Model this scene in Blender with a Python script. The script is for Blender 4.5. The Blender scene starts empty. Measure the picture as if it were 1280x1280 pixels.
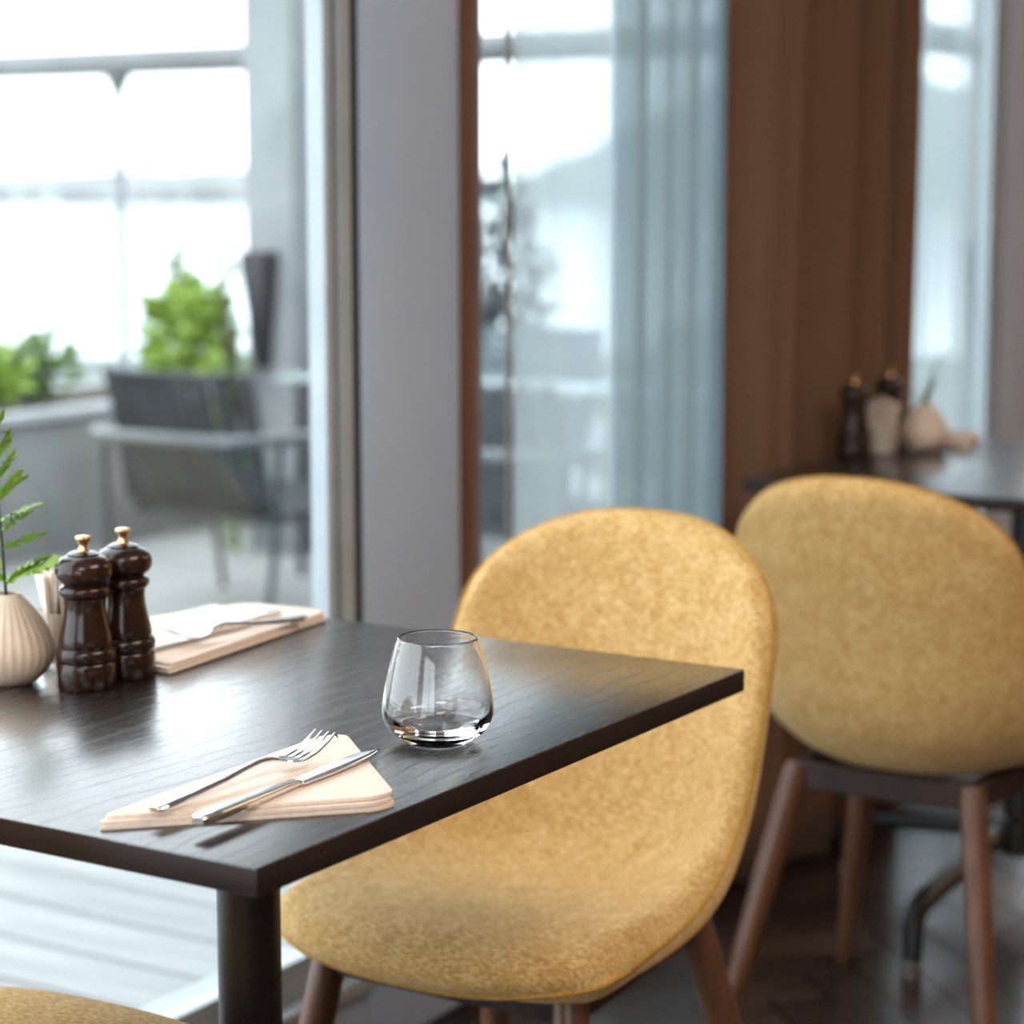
import bpy, bmesh, math, random
from mathutils import Vector, Matrix
random.seed(7)
PI = math.pi
S = bpy.context.scene
C = S.collection

# ------------------------------------------------------------------ camera
# world axes: +x runs along the glazed wall, +y points out through it, z up. (0,0) = near corner of the front table
YAW, PITCH = 0.55514, 0.14264
cam_d = bpy.data.cameras.new('camera'); cam = bpy.data.objects.new('camera', cam_d); C.objects.link(cam)
cam.location = (-1.1714, -0.932, 1.2)
cam.rotation_euler = (PI/2-PITCH, 0, YAW-PI/2)
cam_d.sensor_width = 36; cam_d.lens = 36*2808.18/1280; cam_d.clip_end = 6000; cam_d.clip_start = 0.05
cam_d.dof.use_dof = True; cam_d.dof.focus_distance = 1.84; cam_d.dof.aperture_fstop = 4.2
S.camera = cam
# ------------------------------------------------------------------ sky, lights, exposure
S.view_settings.view_transform = 'Standard'; S.view_settings.look = 'None'
S.view_settings.gamma = 1; S.view_settings.use_curve_mapping = False; S.view_settings.exposure = 0.25
wd = bpy.data.worlds.new('overcast_sky'); S.world = wd; wd.use_nodes = True
bg = wd.node_tree.nodes['Background']; bg.inputs[0].default_value = (0.90, 0.955, 1.0, 1); bg.inputs[1].default_value = 3.8

def area(name, loc, size, power, col, target=None, spread=PI):
    l = bpy.data.lights.new(name, 'AREA'); l.shape = 'RECTANGLE'; l.size, l.size_y = size; l.energy = power; l.color = col; l.spread = spread
    o = bpy.data.objects.new(name, l); C.objects.link(o); o.location = loc
    if target is not None:
        o.rotation_euler = (Vector(target)-Vector(loc)).to_track_quat('-Z', 'Y').to_euler()
    return o
area('added_ceiling_lamp', (0.6, -1.6, 2.68), (1.4, 0.9), 36, (1.0, 0.86, 0.70))  # four unseen warm lamps, added overhead to brighten the interior
area('added_ceiling_lamp', (4.3, -1.9, 2.68), (1.4, 0.9), 18, (1.0, 0.72, 0.45))
area('added_ceiling_lamp', (-2.0, -1.0, 2.68), (1.4, 0.9), 34, (1.0, 0.92, 0.82))
area('added_ceiling_lamp', (6.3, -1.6, 2.68), (1.4, 0.9), 25, (1.0, 0.74, 0.48))

# ------------------------------------------------------------------ materials
def mat(name, col, rough=0.6, metal=0.0, spec=0.5, **kw):
    m = bpy.data.materials.new(name); m.use_nodes = True
    b = m.node_tree.nodes['Principled BSDF']
    b.inputs['Base Color'].default_value = (*col, 1); b.inputs['Roughness'].default_value = rough
    b.inputs['Metallic'].default_value = metal; b.inputs['Specular IOR Level'].default_value = spec
    for k, v in kw.items(): b.inputs[k.replace('_', ' ')].default_value = v
    return m
def N(m, t, **kw):
    n = m.node_tree.nodes.new(t)
    for k, v in kw.items():
        if k in n.inputs: n.inputs[k].default_value = v
        else: setattr(n, k, v)
    return n
def L(m, a, b): m.node_tree.links.new(a, b)
def coords(m, scale=(1, 1, 1), src='Object', rot=(0, 0, 0)):
    tc = N(m, 'ShaderNodeTexCoord'); mp = N(m, 'ShaderNodeMapping')
    mp.inputs['Scale'].default_value = scale; mp.inputs['Rotation'].default_value = rot
    L(m, tc.outputs[src], mp.inputs[0]); return mp.outputs[0]
def ramp(m, fac, stops):
    r = N(m, 'ShaderNodeValToRGB'); e = r.color_ramp.elements
    while len(e) < len(stops): e.new(0.5)
    for el, (p, c) in zip(e, stops): el.position = p; el.color = (*c, 1)
    L(m, fac, r.inputs[0]); return r.outputs[0]
def bump(m, h, strength=0.3, dist=0.002, prev=None):
    b = N(m, 'ShaderNodeBump'); b.inputs['Strength'].default_value = strength; b.inputs['Distance'].default_value = dist
    L(m, h, b.inputs['Height'])
    if prev is not None: L(m, prev, b.inputs['Normal'])
    return b.outputs[0]
def bsdf(m): return m.node_tree.nodes['Principled BSDF']
def noisy(name, c1, c2, scale=8, rough=0.6, spec=0.5, stretch=(1, 1, 1), bstr=0.0, bdist=0.002, lo=0.35, hi=0.65, detail=4, **kw):
    m = mat(name, c1, rough, 0, spec, **kw); v = coords(m, stretch)
    n = N(m, 'ShaderNodeTexNoise', Scale=scale, Detail=detail); L(m, v, n.inputs['Vector'])
    L(m, ramp(m, n.outputs[0], [(lo, c1), (hi, c2)]), bsdf(m).inputs['Base Color'])
    if bstr: L(m, bump(m, n.outputs[0], bstr, bdist), bsdf(m).inputs['Normal'])
    return m
M = {}
# dark stained oak veneer, grain along x
m = M['oak'] = mat('dark_oak', (0.02, 0.014, 0.012), 0.27, 0, 1.0, Coat_Weight=0.7, Coat_Roughness=0.24)
v = coords(m, (1, 1, 1)); dn = N(m, 'ShaderNodeTexNoise', Scale=2.2, Detail=3); mpd = coords(m, (0.7, 3.0, 1)); L(m, mpd, dn.inputs['Vector'])
mx = N(m, 'ShaderNodeMixRGB', blend_type='LINEAR_LIGHT'); mx.inputs[0].default_value = 0.06; L(m, v, mx.inputs[1]); L(m, dn.outputs['Color'], mx.inputs[2])
wv = N(m, 'ShaderNodeTexWave', wave_type='BANDS', bands_direction='Y', Scale=14, Distortion=2.5, Detail=2); L(m, mx.outputs[0], wv.inputs['Vector'])
pn = N(m, 'ShaderNodeTexNoise', Scale=230, Detail=3); mp2 = coords(m, (0.22, 2.8, 1)); L(m, mp2, pn.inputs['Vector'])
pores = ramp(m, pn.outputs[0], [(0.33, (0, 0, 0)), (0.42, (1, 1, 1))])
ring = ramp(m, wv.outputs['Fac'], [(0.0, (0.35,)*3), (0.12, (1, 1, 1))])
mul = N(m, 'ShaderNodeMixRGB', blend_type='MULTIPLY'); mul.inputs[0].default_value = 1; L(m, pores, mul.inputs[1]); L(m, ring, mul.inputs[2])
L(m, ramp(m, mul.outputs[0], [(0.0, (0.006, 0.004, 0.004)), (1.0, (0.022, 0.016, 0.014))]), bsdf(m).inputs['Base Color'])
L(m, bump(m, pores, 0.06, 0.0002), bsdf(m).inputs['Normal'])
L(m, ramp(m, mul.outputs[0], [(0.0, (0.45,)*3), (1.0, (0.26,)*3)]), bsdf(m).inputs['Roughness'])
M['oak_edge'] = noisy('dark_oak_edge', (0.016, 0.009, 0.008), (0.026, 0.014, 0.011), 60, 0.5, 0.3, (0.2, 0.2, 3))
M['black_metal'] = noisy('black_steel', (0.010, 0.008, 0.008), (0.016, 0.013, 0.012), 30, 0.38, 0.5)
# mustard boucle with ribs, from UV in metres
def fabric(name, ca, cb, cc):
    m = mat(name, cb, 0.95, 0, 0.15, Sheen_Weight=0.35, Sheen_Roughness=0.5); bsdf(m).inputs['Sheen Tint'].default_value = (1.0, 0.80, 0.5, 1)
    uvc = coords(m, (1, 1, 1), 'UV'); u = coords(m, (1, 1, 1))
    n1 = N(m, 'ShaderNodeTexNoise', Scale=38, Detail=4, Roughness=0.7); L(m, u, n1.inputs['Vector'])
    us = coords(m, (1.1, 0.40, 1.7)); n2 = N(m, 'ShaderNodeTexNoise', Scale=320, Detail=3, Roughness=0.65); L(m, us, n2.inputs['Vector'])
    ml = N(m, 'ShaderNodeTexNoise', Scale=430, Detail=2); L(m, u, ml.inputs['Vector'])
    a1 = N(m, 'ShaderNodeMixRGB'); a1.inputs[0].default_value = 0.74; L(m, n1.outputs[0], a1.inputs[1]); L(m, n2.outputs[0], a1.inputs[2])
    L(m, ramp(m, a1.outputs[0], [(0.33, ca), (0.50, cb), (0.68, cc)]), bsdf(m).inputs['Base Color'])
    w = N(m, 'ShaderNodeTexWave', wave_type='BANDS', bands_direction='Y', Scale=62, Distortion=2.2, Detail=2); w.inputs['Detail Scale'].default_value = 3; L(m, uvc, w.inputs['Vector'])
    b0 = bump(m, w.outputs['Fac'], 0.30, 0.0016); b1 = bump(m, n2.outputs[0], 0.5, 0.002, b0); b2 = bump(m, ml.outputs[0], 0.45, 0.0012, b1)
    L(m, b2, bsdf(m).inputs['Normal']); return m
M['fabric'] = fabric('mustard_boucle', (0.34, 0.175, 0.042), (0.58, 0.35, 0.12), (0.88, 0.65, 0.35))
M['piping'] = noisy('mustard_piping', (0.36, 0.19, 0.04), (0.55, 0.32, 0.08), 300, 0.95, 0.1, bstr=0.4, bdist=0.001)
M['walnut'] = noisy('walnut', (0.085, 0.033, 0.018), (0.16, 0.068, 0.036), 18, 0.36, 0.5, (3, 3, 0.35), lo=0.3, hi=0.7)
M['walnut_dark'] = noisy('dark_walnut', (0.022, 0.012, 0.011), (0.04, 0.02, 0.017), 30, 0.45, 0.4, (1, 1, 0.3))
M['mill'] = noisy('varnished_dark_wood', (0.012, 0.005, 0.003), (0.040, 0.013, 0.006), 40, 0.22, 0.35, (1.5, 1.5, 0.15), lo=0.3, hi=0.75, Coat_Weight=0.25, Coat_Roughness=0.1)
M['brass'] = mat('gold_metal', (0.80, 0.50, 0.26), 0.16, 1.0)
M['steel'] = mat('polished_steel', (0.82, 0.80, 0.78), 0.09, 1.0)
M['napkin'] = noisy('peach_paper', (0.76, 0.62, 0.52), (0.83, 0.69, 0.60), 220, 0.9, 0.1, bstr=0.25, bdist=0.0006)
M['vase'] = noisy('cream_ceramic', (0.72, 0.56, 0.44), (0.77, 0.62, 0.50), 60, 0.45, 0.4)
m = M['glass'] = mat('drinking_glass', (1, 1, 1), 0.0, 0, 0.5, Transmission_Weight=1.0, IOR=1.5)
m = M['frost'] = mat('frosted_glass', (0.93, 0.86, 0.78), 0.12, 0, 0.5, Transmission_Weight=0.75, IOR=1.3)
M['fern'] = noisy('fern_green', (0.20, 0.38, 0.04), (0.38, 0.56, 0.12), 60, 0.5, 0.3)
M['fern_stem'] = mat('fern_stem_dark', (0.025, 0.03, 0.012), 0.5)
# glazing
def pane_mat(name, tint, refl):
    m = bpy.data.materials.new(name); m.use_nodes = True; nt = m.node_tree; nt.nodes.remove(nt.nodes['Principled BSDF'])
    t = N(m, 'ShaderNodeBsdfTransparent'); t.inputs[0].default_value = (*tint, 1); g = N(m, 'ShaderNodeBsdfGlossy', Roughness=0.0)
    lw = N(m, 'ShaderNodeFresnel', IOR=1.35); mu = N(m, 'ShaderNodeMath', operation='MULTIPLY'); mu.inputs[1].default_value = refl
    L(m, lw.outputs[0], mu.inputs[0]); mx = N(m, 'ShaderNodeMixShader'); L(m, mu.outputs[0], mx.inputs[0]); L(m, t.outputs[0], mx.inputs[1]); L(m, g.outputs[0], mx.inputs[2])
    L(m, mx.outputs[0], nt.nodes['Material Output'].inputs[0]); return m
M['pane'] = pane_mat('window_glass', (0.95, 0.975, 0.98), 0.10)
M['screen_glass'] = pane_mat('wind_screen_glass', (0.95, 0.98, 0.985), 0.3)
# sheer voile
def sheer_mat():
    m = bpy.data.materials.new('white_voile'); m.use_nodes = True; nt = m.node_tree; nt.nodes.remove(nt.nodes['Principled BSDF'])
    t = N(m, 'ShaderNodeBsdfTransparent'); t.inputs[0].default_value = (0.92, 0.97, 0.98, 1)
    d = N(m, 'ShaderNodeBsdfDiffuse'); d.inputs[0].default_value = (0.52, 0.60, 0.64, 1)
    tr = N(m, 'ShaderNodeBsdfTranslucent'); tr.inputs[0].default_value = (0.42, 0.50, 0.54, 1)
    a = N(m, 'ShaderNodeMixShader'); a.inputs[0].default_value = 0.42; L(m, d.outputs[0], a.inputs[1]); L(m, tr.outputs[0], a.inputs[2])
    lw = N(m, 'ShaderNodeLayerWeight', Blend=0.32); mr = N(m, 'ShaderNodeMapRange'); mr.inputs['To Min'].default_value = 0.56; mr.inputs['To Max'].default_value = 0.95
    L(m, lw.outputs['Facing'], mr.inputs['Value'])
    b = N(m, 'ShaderNodeMixShader'); L(m, mr.outputs[0], b.inputs[0]); L(m, t.outputs[0], b.inputs[1]); L(m, a.outputs[0], b.inputs[2])
    L(m, b.outputs[0], nt.nodes['Material Output'].inputs[0]); return m
M['sheer'] = sheer_mat()
M['hem'] = noisy('voile_hem', (0.30, 0.32, 0.31), (0.36, 0.38, 0.37), 200, 0.9, 0.1)
M['drape'] = noisy('brown_drape', (0.155, 0.082, 0.050), (0.20, 0.108, 0.066), 350, 0.92, 0.1, (1, 1, 0.5), 0.2, 0.001, Sheen_Weight=0.15)
# room
M['pier'] = noisy('pale_grey_panel', (0.50, 0.61, 0.80), (0.54, 0.65, 0.84), 3, 0.5, 0.3)
M['alu'] = noisy('light_aluminium', (0.42, 0.47, 0.51), (0.47, 0.52, 0.56), 12, 0.32, 0.5)
M['gasket'] = mat('black_rubber', (0.012, 0.014, 0.02), 0.5)
M['brown_trim'] = noisy('red_brown_wood', (0.15, 0.065, 0.038), (0.19, 0.085, 0.05), 14, 0.4, 0.4, (3, 3, 0.3))
M['wallbrown'] = noisy('warm_brown_wall', (0.36, 0.19, 0.10), (0.44, 0.25, 0.14), 3, 0.6, 0.3)
M['ceiling'] = noisy('white_ceiling', (0.70, 0.68, 0.65), (0.74, 0.72, 0.70), 5, 0.8, 0.2)
M['floor_base'] = noisy('dark_joint', (0.012, 0.009, 0.008), (0.02, 0.014, 0.011), 30, 0.6)
fl = []
for i, (a, b) in enumerate([((0.020, 0.013, 0.011), (0.038, 0.024, 0.018)), ((0.028, 0.018, 0.014), (0.05, 0.03, 0.022)), ((0.05, 0.03, 0.02), (0.09, 0.055, 0.036))]):
    fl.append(noisy('stained_floor_oak', a, b, 26, 0.24, 0.5, (0.3, 3, 1), 0.15, 0.0008))
# outdoors
M['deck'] = [noisy('weathered_deck', a, b, 7, 0.5, 0.4, (3, 0.4, 1), 0.2, 0.002, lo=0.3, hi=0.7) for a, b in
             [((0.248, 0.256, 0.256), (0.372, 0.372, 0.364)), ((0.295, 0.302, 0.302), (0.419, 0.419, 0.406)), ((0.225, 0.232, 0.232), (0.333, 0.333, 0.326))]]
M['deck_gap'] = mat('deck_void', (0.078, 0.074, 0.065), 0.8)
M['concrete'] = noisy('wet_concrete', (0.151, 0.158, 0.158), (0.268, 0.271, 0.268), 4, 0.6, 0.4, lo=0.3, hi=0.7, bstr=0.2, bdist=0.004)
M['concrete_cap'] = noisy('pale_concrete', (0.372, 0.384, 0.396), (0.465, 0.477, 0.489), 6, 0.5)
M['concrete_col'] = noisy('column_concrete', (0.186, 0.200, 0.209), (0.278, 0.294, 0.298), 5, 0.6, lo=0.3, hi=0.7)
M['railing'] = noisy('grey_rail', (0.116, 0.124, 0.124), (0.155, 0.163, 0.163), 6, 0.5)
M['rail_post'] = noisy('pale_post', (0.198, 0.221, 0.238), (0.244, 0.268, 0.285), 6, 0.4)
M['slat'] = noisy('grey_slat', (0.022, 0.027, 0.030), (0.040, 0.046, 0.05), 9, 0.42, 0.4)
M['slat_blue'] = noisy('blue_grey_slat', (0.085, 0.12, 0.135), (0.11, 0.15, 0.165), 9, 0.4)
M['arm'] = noisy('pale_tube', (0.10, 0.115, 0.12), (0.13, 0.145, 0.15), 9, 0.35)
M['table_pale'] = noisy('pale_glass_top', (0.30, 0.36, 0.37), (0.36, 0.42, 0.43), 4, 0.12, 0.6)
M['fixture'] = mat('charcoal_metal', (0.010, 0.012, 0.016), 0.45)
M['leaf_a'] = noisy('bright_leaf', (0.17, 0.29, 0.04), (0.33, 0.46, 0.09), 12, 0.45, 0.3)
M['leaf_b'] = noisy('mid_leaf', (0.10, 0.17, 0.05), (0.20, 0.29, 0.10), 12, 0.5, 0.3)
M['leaf_c'] = noisy('dark_leaf', (0.014, 0.020, 0.024), (0.03, 0.04, 0.045), 12, 0.45, 0.4)
M['leaf_red'] = mat('red_bloom', (0.25, 0.02, 0.04), 0.5)
M['twig'] = mat('twig', (0.05, 0.035, 0.02), 0.8)
M['soil'] = noisy('soil', (0.03, 0.02, 0.013), (0.05, 0.035, 0.022), 20, 0.9)
M['hill'] = noisy('hill_haze_green', (0.165, 0.198, 0.193), (0.220, 0.248, 0.237), 0.02, 0.9, 0.1)  # distance haze is put into this pale grey-green, no volume
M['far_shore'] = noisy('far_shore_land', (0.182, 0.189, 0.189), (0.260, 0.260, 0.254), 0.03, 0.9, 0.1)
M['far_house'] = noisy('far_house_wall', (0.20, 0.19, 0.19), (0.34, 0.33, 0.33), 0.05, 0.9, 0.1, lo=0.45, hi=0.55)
M['ground'] = noisy('shore_grass', (0.10, 0.115, 0.10), (0.16, 0.17, 0.16), 0.3, 0.9, 0.1)
m = M['lake'] = mat('lake_water', (0.20, 0.23, 0.25), 0.12, 0, 0.5)

# ------------------------------------------------------------------ mesh helpers
class MB:
    def __init__(s): s.v = []; s.f = []; s.uv = None
    def add(s, vs, fs):
        o = len(s.v); s.v += [tuple(p) for p in vs]; s.f += [tuple(i+o for i in f) for f in fs]; return s
    def box(s, a, b):
        (x0, y0, z0), (x1, y1, z1) = a, b
        return s.add([(x0,y0,z0),(x1,y0,z0),(x1,y1,z0),(x0,y1,z0),(x0,y0,z1),(x1,y0,z1),(x1,y1,z1),(x0,y1,z1)],
                     [(3,2,1,0),(4,5,6,7),(0,1,5,4),(1,2,6,5),(2,3,7,6),(3,0,4,7)])
    def lathe(s, prof, n=48, close=False):
        vs, fs = [], []
        for r, z in prof:
            for i in range(n):
                a = 2*PI*i/n; vs.append((r*math.cos(a), r*math.sin(a), z))
        k = len(prof)
        for j in range(k-1 if not close else k):
            j2 = (j+1) % k
            for i in range(n):
                i2 = (i+1) % n; fs.append((j*n+i, j*n+i2, j2*n+i2, j2*n+i))
        if not close:
            fs.append(tuple(reversed(range(n)))); fs.append(tuple(range((k-1)*n, k*n)))
        return s.add(vs, fs)
    def tube(s, pts, rad, n=10, sx=1.0, sy=1.0):
        pts = [Vector(p) for p in pts]
        rad = rad if isinstance(rad, (list, tuple)) else [rad]*len(pts)
        vs, fs = [], []; up = Vector((0, 0, 1)); prev = None
        for i, p in enumerate(pts):
            t = (pts[min(i+1, len(pts)-1)]-pts[max(i-1, 0)]).normalized()
            if prev is None:
                a = up.cross(t)
                if a.length < 1e-3: a = Vector((1, 0, 0))
            else: a = prev - t*prev.dot(t)
            a.normalize(); prev = a; b = t.cross(a)
            for k in range(n):
                an = 2*PI*k/n; vs.append(p+a*math.cos(an)*rad[i]*sx+b*math.sin(an)*rad[i]*sy)
        for i in range(len(pts)-1):
            for k in range(n):
                k2 = (k+1) % n; fs.append((i*n+k, i*n+k2, (i+1)*n+k2, (i+1)*n+k))
        fs.append(tuple(reversed(range(n)))); fs.append(tuple(range((len(pts)-1)*n, len(pts)*n)))
        return s.add(vs, fs)
    def loft(s, secs, n=12, pw=2.6):
        # secs: (x, y, z, half width (y), half thickness (z)) superellipse sections along x
        vs, fs = [], []
        for x, y, z, hw, ht in secs:
            for k in range(n):
                a = 2*PI*k/n; c, d = math.cos(a), math.sin(a)
                vs.append((x, y+math.copysign(abs(c)**(2/pw), c)*hw, z+math.copysign(abs(d)**(2/pw), d)*ht))
        for i in range(len(secs)-1):
            for k in range(n):
                k2 = (k+1) % n; fs.append((i*n+k, i*n+k2, (i+1)*n+k2, (i+1)*n+k))
        fs.append(tuple(reversed(range(n)))); fs.append(tuple(range((len(secs)-1)*n, len(secs)*n)))
        return s.add(vs, fs)
    def prism(s, poly, z0, z1):
        n = len(poly)
        vs = [(x, y, z0) for x, y in poly]+[(x, y, z1) for x, y in poly]
        fs = [tuple(reversed(range(n))), tuple(range(n, 2*n))]+[(i, (i+1) % n, n+(i+1) % n, n+i) for i in range(n)]
        return s.add(vs, fs)
    def mesh(s, name, smooth=True, bevel=0.0, segs=2, angle=40):
        me = bpy.data.meshes.new(name); me.from_pydata(s.v, [], s.f)
        bm = bmesh.new(); bm.from_mesh(me)
        bmesh.ops.recalc_face_normals(bm, faces=bm.faces)
        if bevel:
            ed = [e for e in bm.edges if len(e.link_faces) == 2 and e.calc_face_angle(0) > math.radians(angle)]
            bmesh.ops.bevel(bm, geom=ed, offset=bevel, segments=segs, affect='EDGES', profile=0.5, clamp_overlap=True)
        bm.to_mesh(me); bm.free()
        if smooth:
            me.polygons.foreach_set('use_smooth', [True]*len(me.polygons))
            try: me.set_sharp_from_angle(angle=math.radians(angle))
            except Exception: pass
        return me
def link(name, me, material, parent=None, loc=None, rot=None):
    o = bpy.data.objects.new(name, me); C.objects.link(o)
    if material is not None:
        if len(me.materials) == 0: me.materials.append(material)
    if parent is not None: o.parent = parent
    if loc is not None: o.location = loc
    if rot is not None: o.rotation_euler = rot
    return o
def build(name, mb, material, parent=None, smooth=True, bevel=0.0, segs=2, angle=40, loc=None, rot=None):
    return link(name, mb.mesh(name, smooth, bevel, segs, angle), material, parent, loc, rot)
def tag(o, label, cat, group=None, kind=None):
    o['label'] = label; o['category'] = cat
    if group: o['group'] = group
    if kind: o['kind'] = kind
    return o
def thing(name, label, cat, loc=(0, 0, 0), rz=0.0, group=None):
    o = bpy.data.objects.new(name, None); C.objects.link(o); o.location = loc; o.rotation_euler = (0, 0, rz); o.empty_display_size = 0.05
    return tag(o, label, cat, group)
def struct(o, label=None, cat=None):
    o['kind'] = 'structure'
    if label: o['label'] = label
    if cat: o['category'] = cat
    return o
def dup(root, loc, rz, label, group=None):
    def cp(o, par):
        c = o.copy(); C.objects.link(c); c.parent = par
        for ch in o.children: cp(ch, c)
        return c
    r = cp(root, None); r.location = loc; r.rotation_euler = (0, 0, rz); r['label'] = label
    if group: r['group'] = group
    return r
def box(name, a, b, material, parent=None, bevel=0.0, segs=2):
    return build(name, MB().box(a, b), material, parent, smooth=bool(bevel), bevel=bevel, segs=segs)

# ------------------------------------------------------------------ room shell
WY = 0.82; X0, X1, Y0, H = -4.0, 7.5, -4.2, 2.72
floor = struct(box('floor', (X0, Y0, -0.12), (X1, WY+0.16, -0.006), M['floor_base']), 'dark stained herringbone wood floor of the room', 'floor')
struct(box('ceiling', (X0, Y0, H), (X1, WY+0.16, H+0.12), M['ceiling']), 'white ceiling above the tables', 'ceiling')
struct(box('wall_back', (X0, Y0-0.1, 0), (X1, Y0, H), M['wallbrown']), 'warm brown wall opposite the windows', 'wall')
NW = (-2.2, 0.1, 0.35, 2.45)   # unseen window, added behind the camera to let in more daylight
for k, (ya, yb, za, zb) in enumerate([(Y0, NW[0], 0, H), (NW[1], WY+0.16, 0, H), (NW[0], NW[1], 0, NW[2]), (NW[0], NW[1], NW[3], H)]):
    struct(box('wall_near_%d' % (k+1), (X0-0.1, ya, za), (X0, yb, zb), M['wallbrown']), 'warm brown wall around the added window behind the camera', 'wall')
w4 = bpy.data.objects.new('window_4', None); C.objects.link(w4); struct(w4, 'unseen window added behind the camera for daylight', 'window')
for ya, yb, za, zb in [(NW[0], NW[0]+.06, NW[2], NW[3]), (NW[1]-.06, NW[1], NW[2], NW[3]), (NW[0]+.06, NW[1]-.06, NW[2], NW[2]+.06), (NW[0]+.06, NW[1]-.06, NW[3]-.06, NW[3]), (-1.08, -1.02, NW[2]+.06, NW[3]-.06)]:
    box('window_frame', (X0-0.08, ya, za), (X0-0.02, yb, zb), M['alu'], w4)
for ya, yb in ((NW[0]+.06, -1.08), (-1.02, NW[1]-.06)): box('pane', (X0-0.055, ya, NW[2]+.06), (X0-0.049, yb, NW[3]-.06), M['pane'], w4)
struct(box('wall_end', (X1, Y0, 0), (X1+0.1, WY+0.16, H), M['wallbrown']), 'warm brown wall at the far end', 'wall')
# herringbone planks
PL, PW = 0.54, 0.09
pm = []
for fm in fl:
    me = MB().box((0, 0, -0.006), (PL-0.002, PW-0.002, 0.0)).mesh('floor_plank', True, 0.0012, 1); me.materials.append(fm); pm.append(me)
rnd = random.Random(3); cnt = 0
c45 = math.cos(PI/4)
for i in range(-60, 90):
    for j in range(-12, 13):
        px, py = i*PW+j*PL, i*PW-j*PL
        for rot, mx_, my_ in ((0, PL/2, PW/2), (PI/2, -PW/2, PL/2)):
            qx, qy = px+mx_, py+my_
            wx, wy = (qx+qy)*c45+1.2, (qy-qx)*c45
            if 0.95 < wx < 4.3 and -1.25 < wy < 0.76 and cnt < 298:
                o = bpy.data.objects.new('floor_plank', rnd.choice([pm[0], pm[0], pm[1], pm[1], pm[2]])); C.objects.link(o); o.parent = floor
                o.location = ((px+py)*c45+1.2, (py-px)*c45, 0); o.rotation_euler = (0, 0, -PI/4+rot); cnt += 1
# glazed wall: upstand, header, piers
PX = [(-4.0, -3.85), (1.275, 1.513), (3.755, 4.06), (6.3, 7.5)]
for i, (a, b) in enumerate(PX):
    struct(build('wall_pier_%d' % (i+1), MB().box((a, WY, 0), (b, WY+0.035, H)), M['pier'], None, True, 0.003, 2), ['grey panel at the window corner behind the camera', 'pale grey wall panel between the two windows', 'pale grey wall panel at the right picture edge', 'pale grey wall panel at the far end'][i], 'wall panel')
WINS = [(-3.85, 1.275), (1.566, 3.755), (4.06, 6.3)]
struct(box('trim_1', (1.513, WY-0.004, 0.0), (1.566, WY+0.035, H), M['brown_trim'], None, 0.003), 'red-brown wooden trim strip beside the grey panel', 'trim')
for i, (a, b) in enumerate(WINS):
    w = bpy.data.objects.new('window_%d' % (i+1), None); C.objects.link(w); w.location = (0, 0, 0)
    struct(w, ['large window behind the front table', 'curtained window behind the yellow chairs', 'far window past the right grey panel'][i], 'window')
    box('upstand', (a, WY-0.0, 0), (b, WY+0.16, 0.108), M['pier'], w, 0.003)
    box('sill', (a, WY-0.025, 0.108), (b, WY+0.16, 0.132), M['alu'], w, 0.003)
    box('header', (a, WY, 2.5), (b, WY+0.16, H), M['pier'], w, 0.003)
    y0 = WY+0.004
    # stepped jambs: gasket, aluminium frame, gasket, sash (the brown trim is the jamb on one side)
    for sx, e in ((1, b), (-1, a)):
        if sx < 0 and i == 1: continue
        def jx(o0, o1, ya, yb, mt, nm, z0=0.132, z1=2.5):
            xs = sorted((e-sx*o0, e-sx*o1)); box(nm, (xs[0], ya, z0), (xs[1], yb, z1), mt, w, 0.0015, 1)
        jx(0.0, 0.024, y0, y0+0.028, M['gasket'], 'gasket')
        jx(0.024, 0.050, y0-0.006, y0+0.028, M['alu'], 'window_frame')
        jx(0.050, 0.057, y0+0.002, y0+0.028, M['gasket'], 'gasket')
        jx(0.057, 0.077, y0-0.001, y0+0.028, M['alu'], 'sash')
    pa = a+(0.077 if i != 1 else 0.0)
    box('sash_rail', (pa, y0, 0.132), (b-0.077, y0+0.028, 0.185), M['alu'], w, 0.0015, 1)
    box('sash_rail', (pa, y0, 2.44), (b-0.077, y0+0.028, 2.5), M['alu'], w, 0.0015, 1)
    box('pane', (pa, y0+0.006, 0.185), (b-0.077, y0+0.012, 2.44), M['pane'], w)

# ------------------------------------------------------------------ curtains
def cloth(name, xs, ys, z0, z1, nz, sway, thick, material, parent=None):
    mb = MB(); n = len(xs); vs, fs = [], []
    for j in range(nz+1):
        t = j/nz; z = z0+(z1-z0)*t
        for i in range(n):
            dx, dy = sway(i/(n-1), t); vs.append((xs[i]+dx, ys[i]*1.0+dy, z))
    for j in range(nz):
        for i in range(n-1): a = j*n+i; fs.append((a, a+1, a+n+1, a+n))
    me = mb.add(vs, fs).mesh(name); o = link(name, me, material, parent)
    if thick:
        md = o.modifiers.new('thickness', 'SOLIDIFY'); md.thickness = thick; md.offset = 0
    return o
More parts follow.
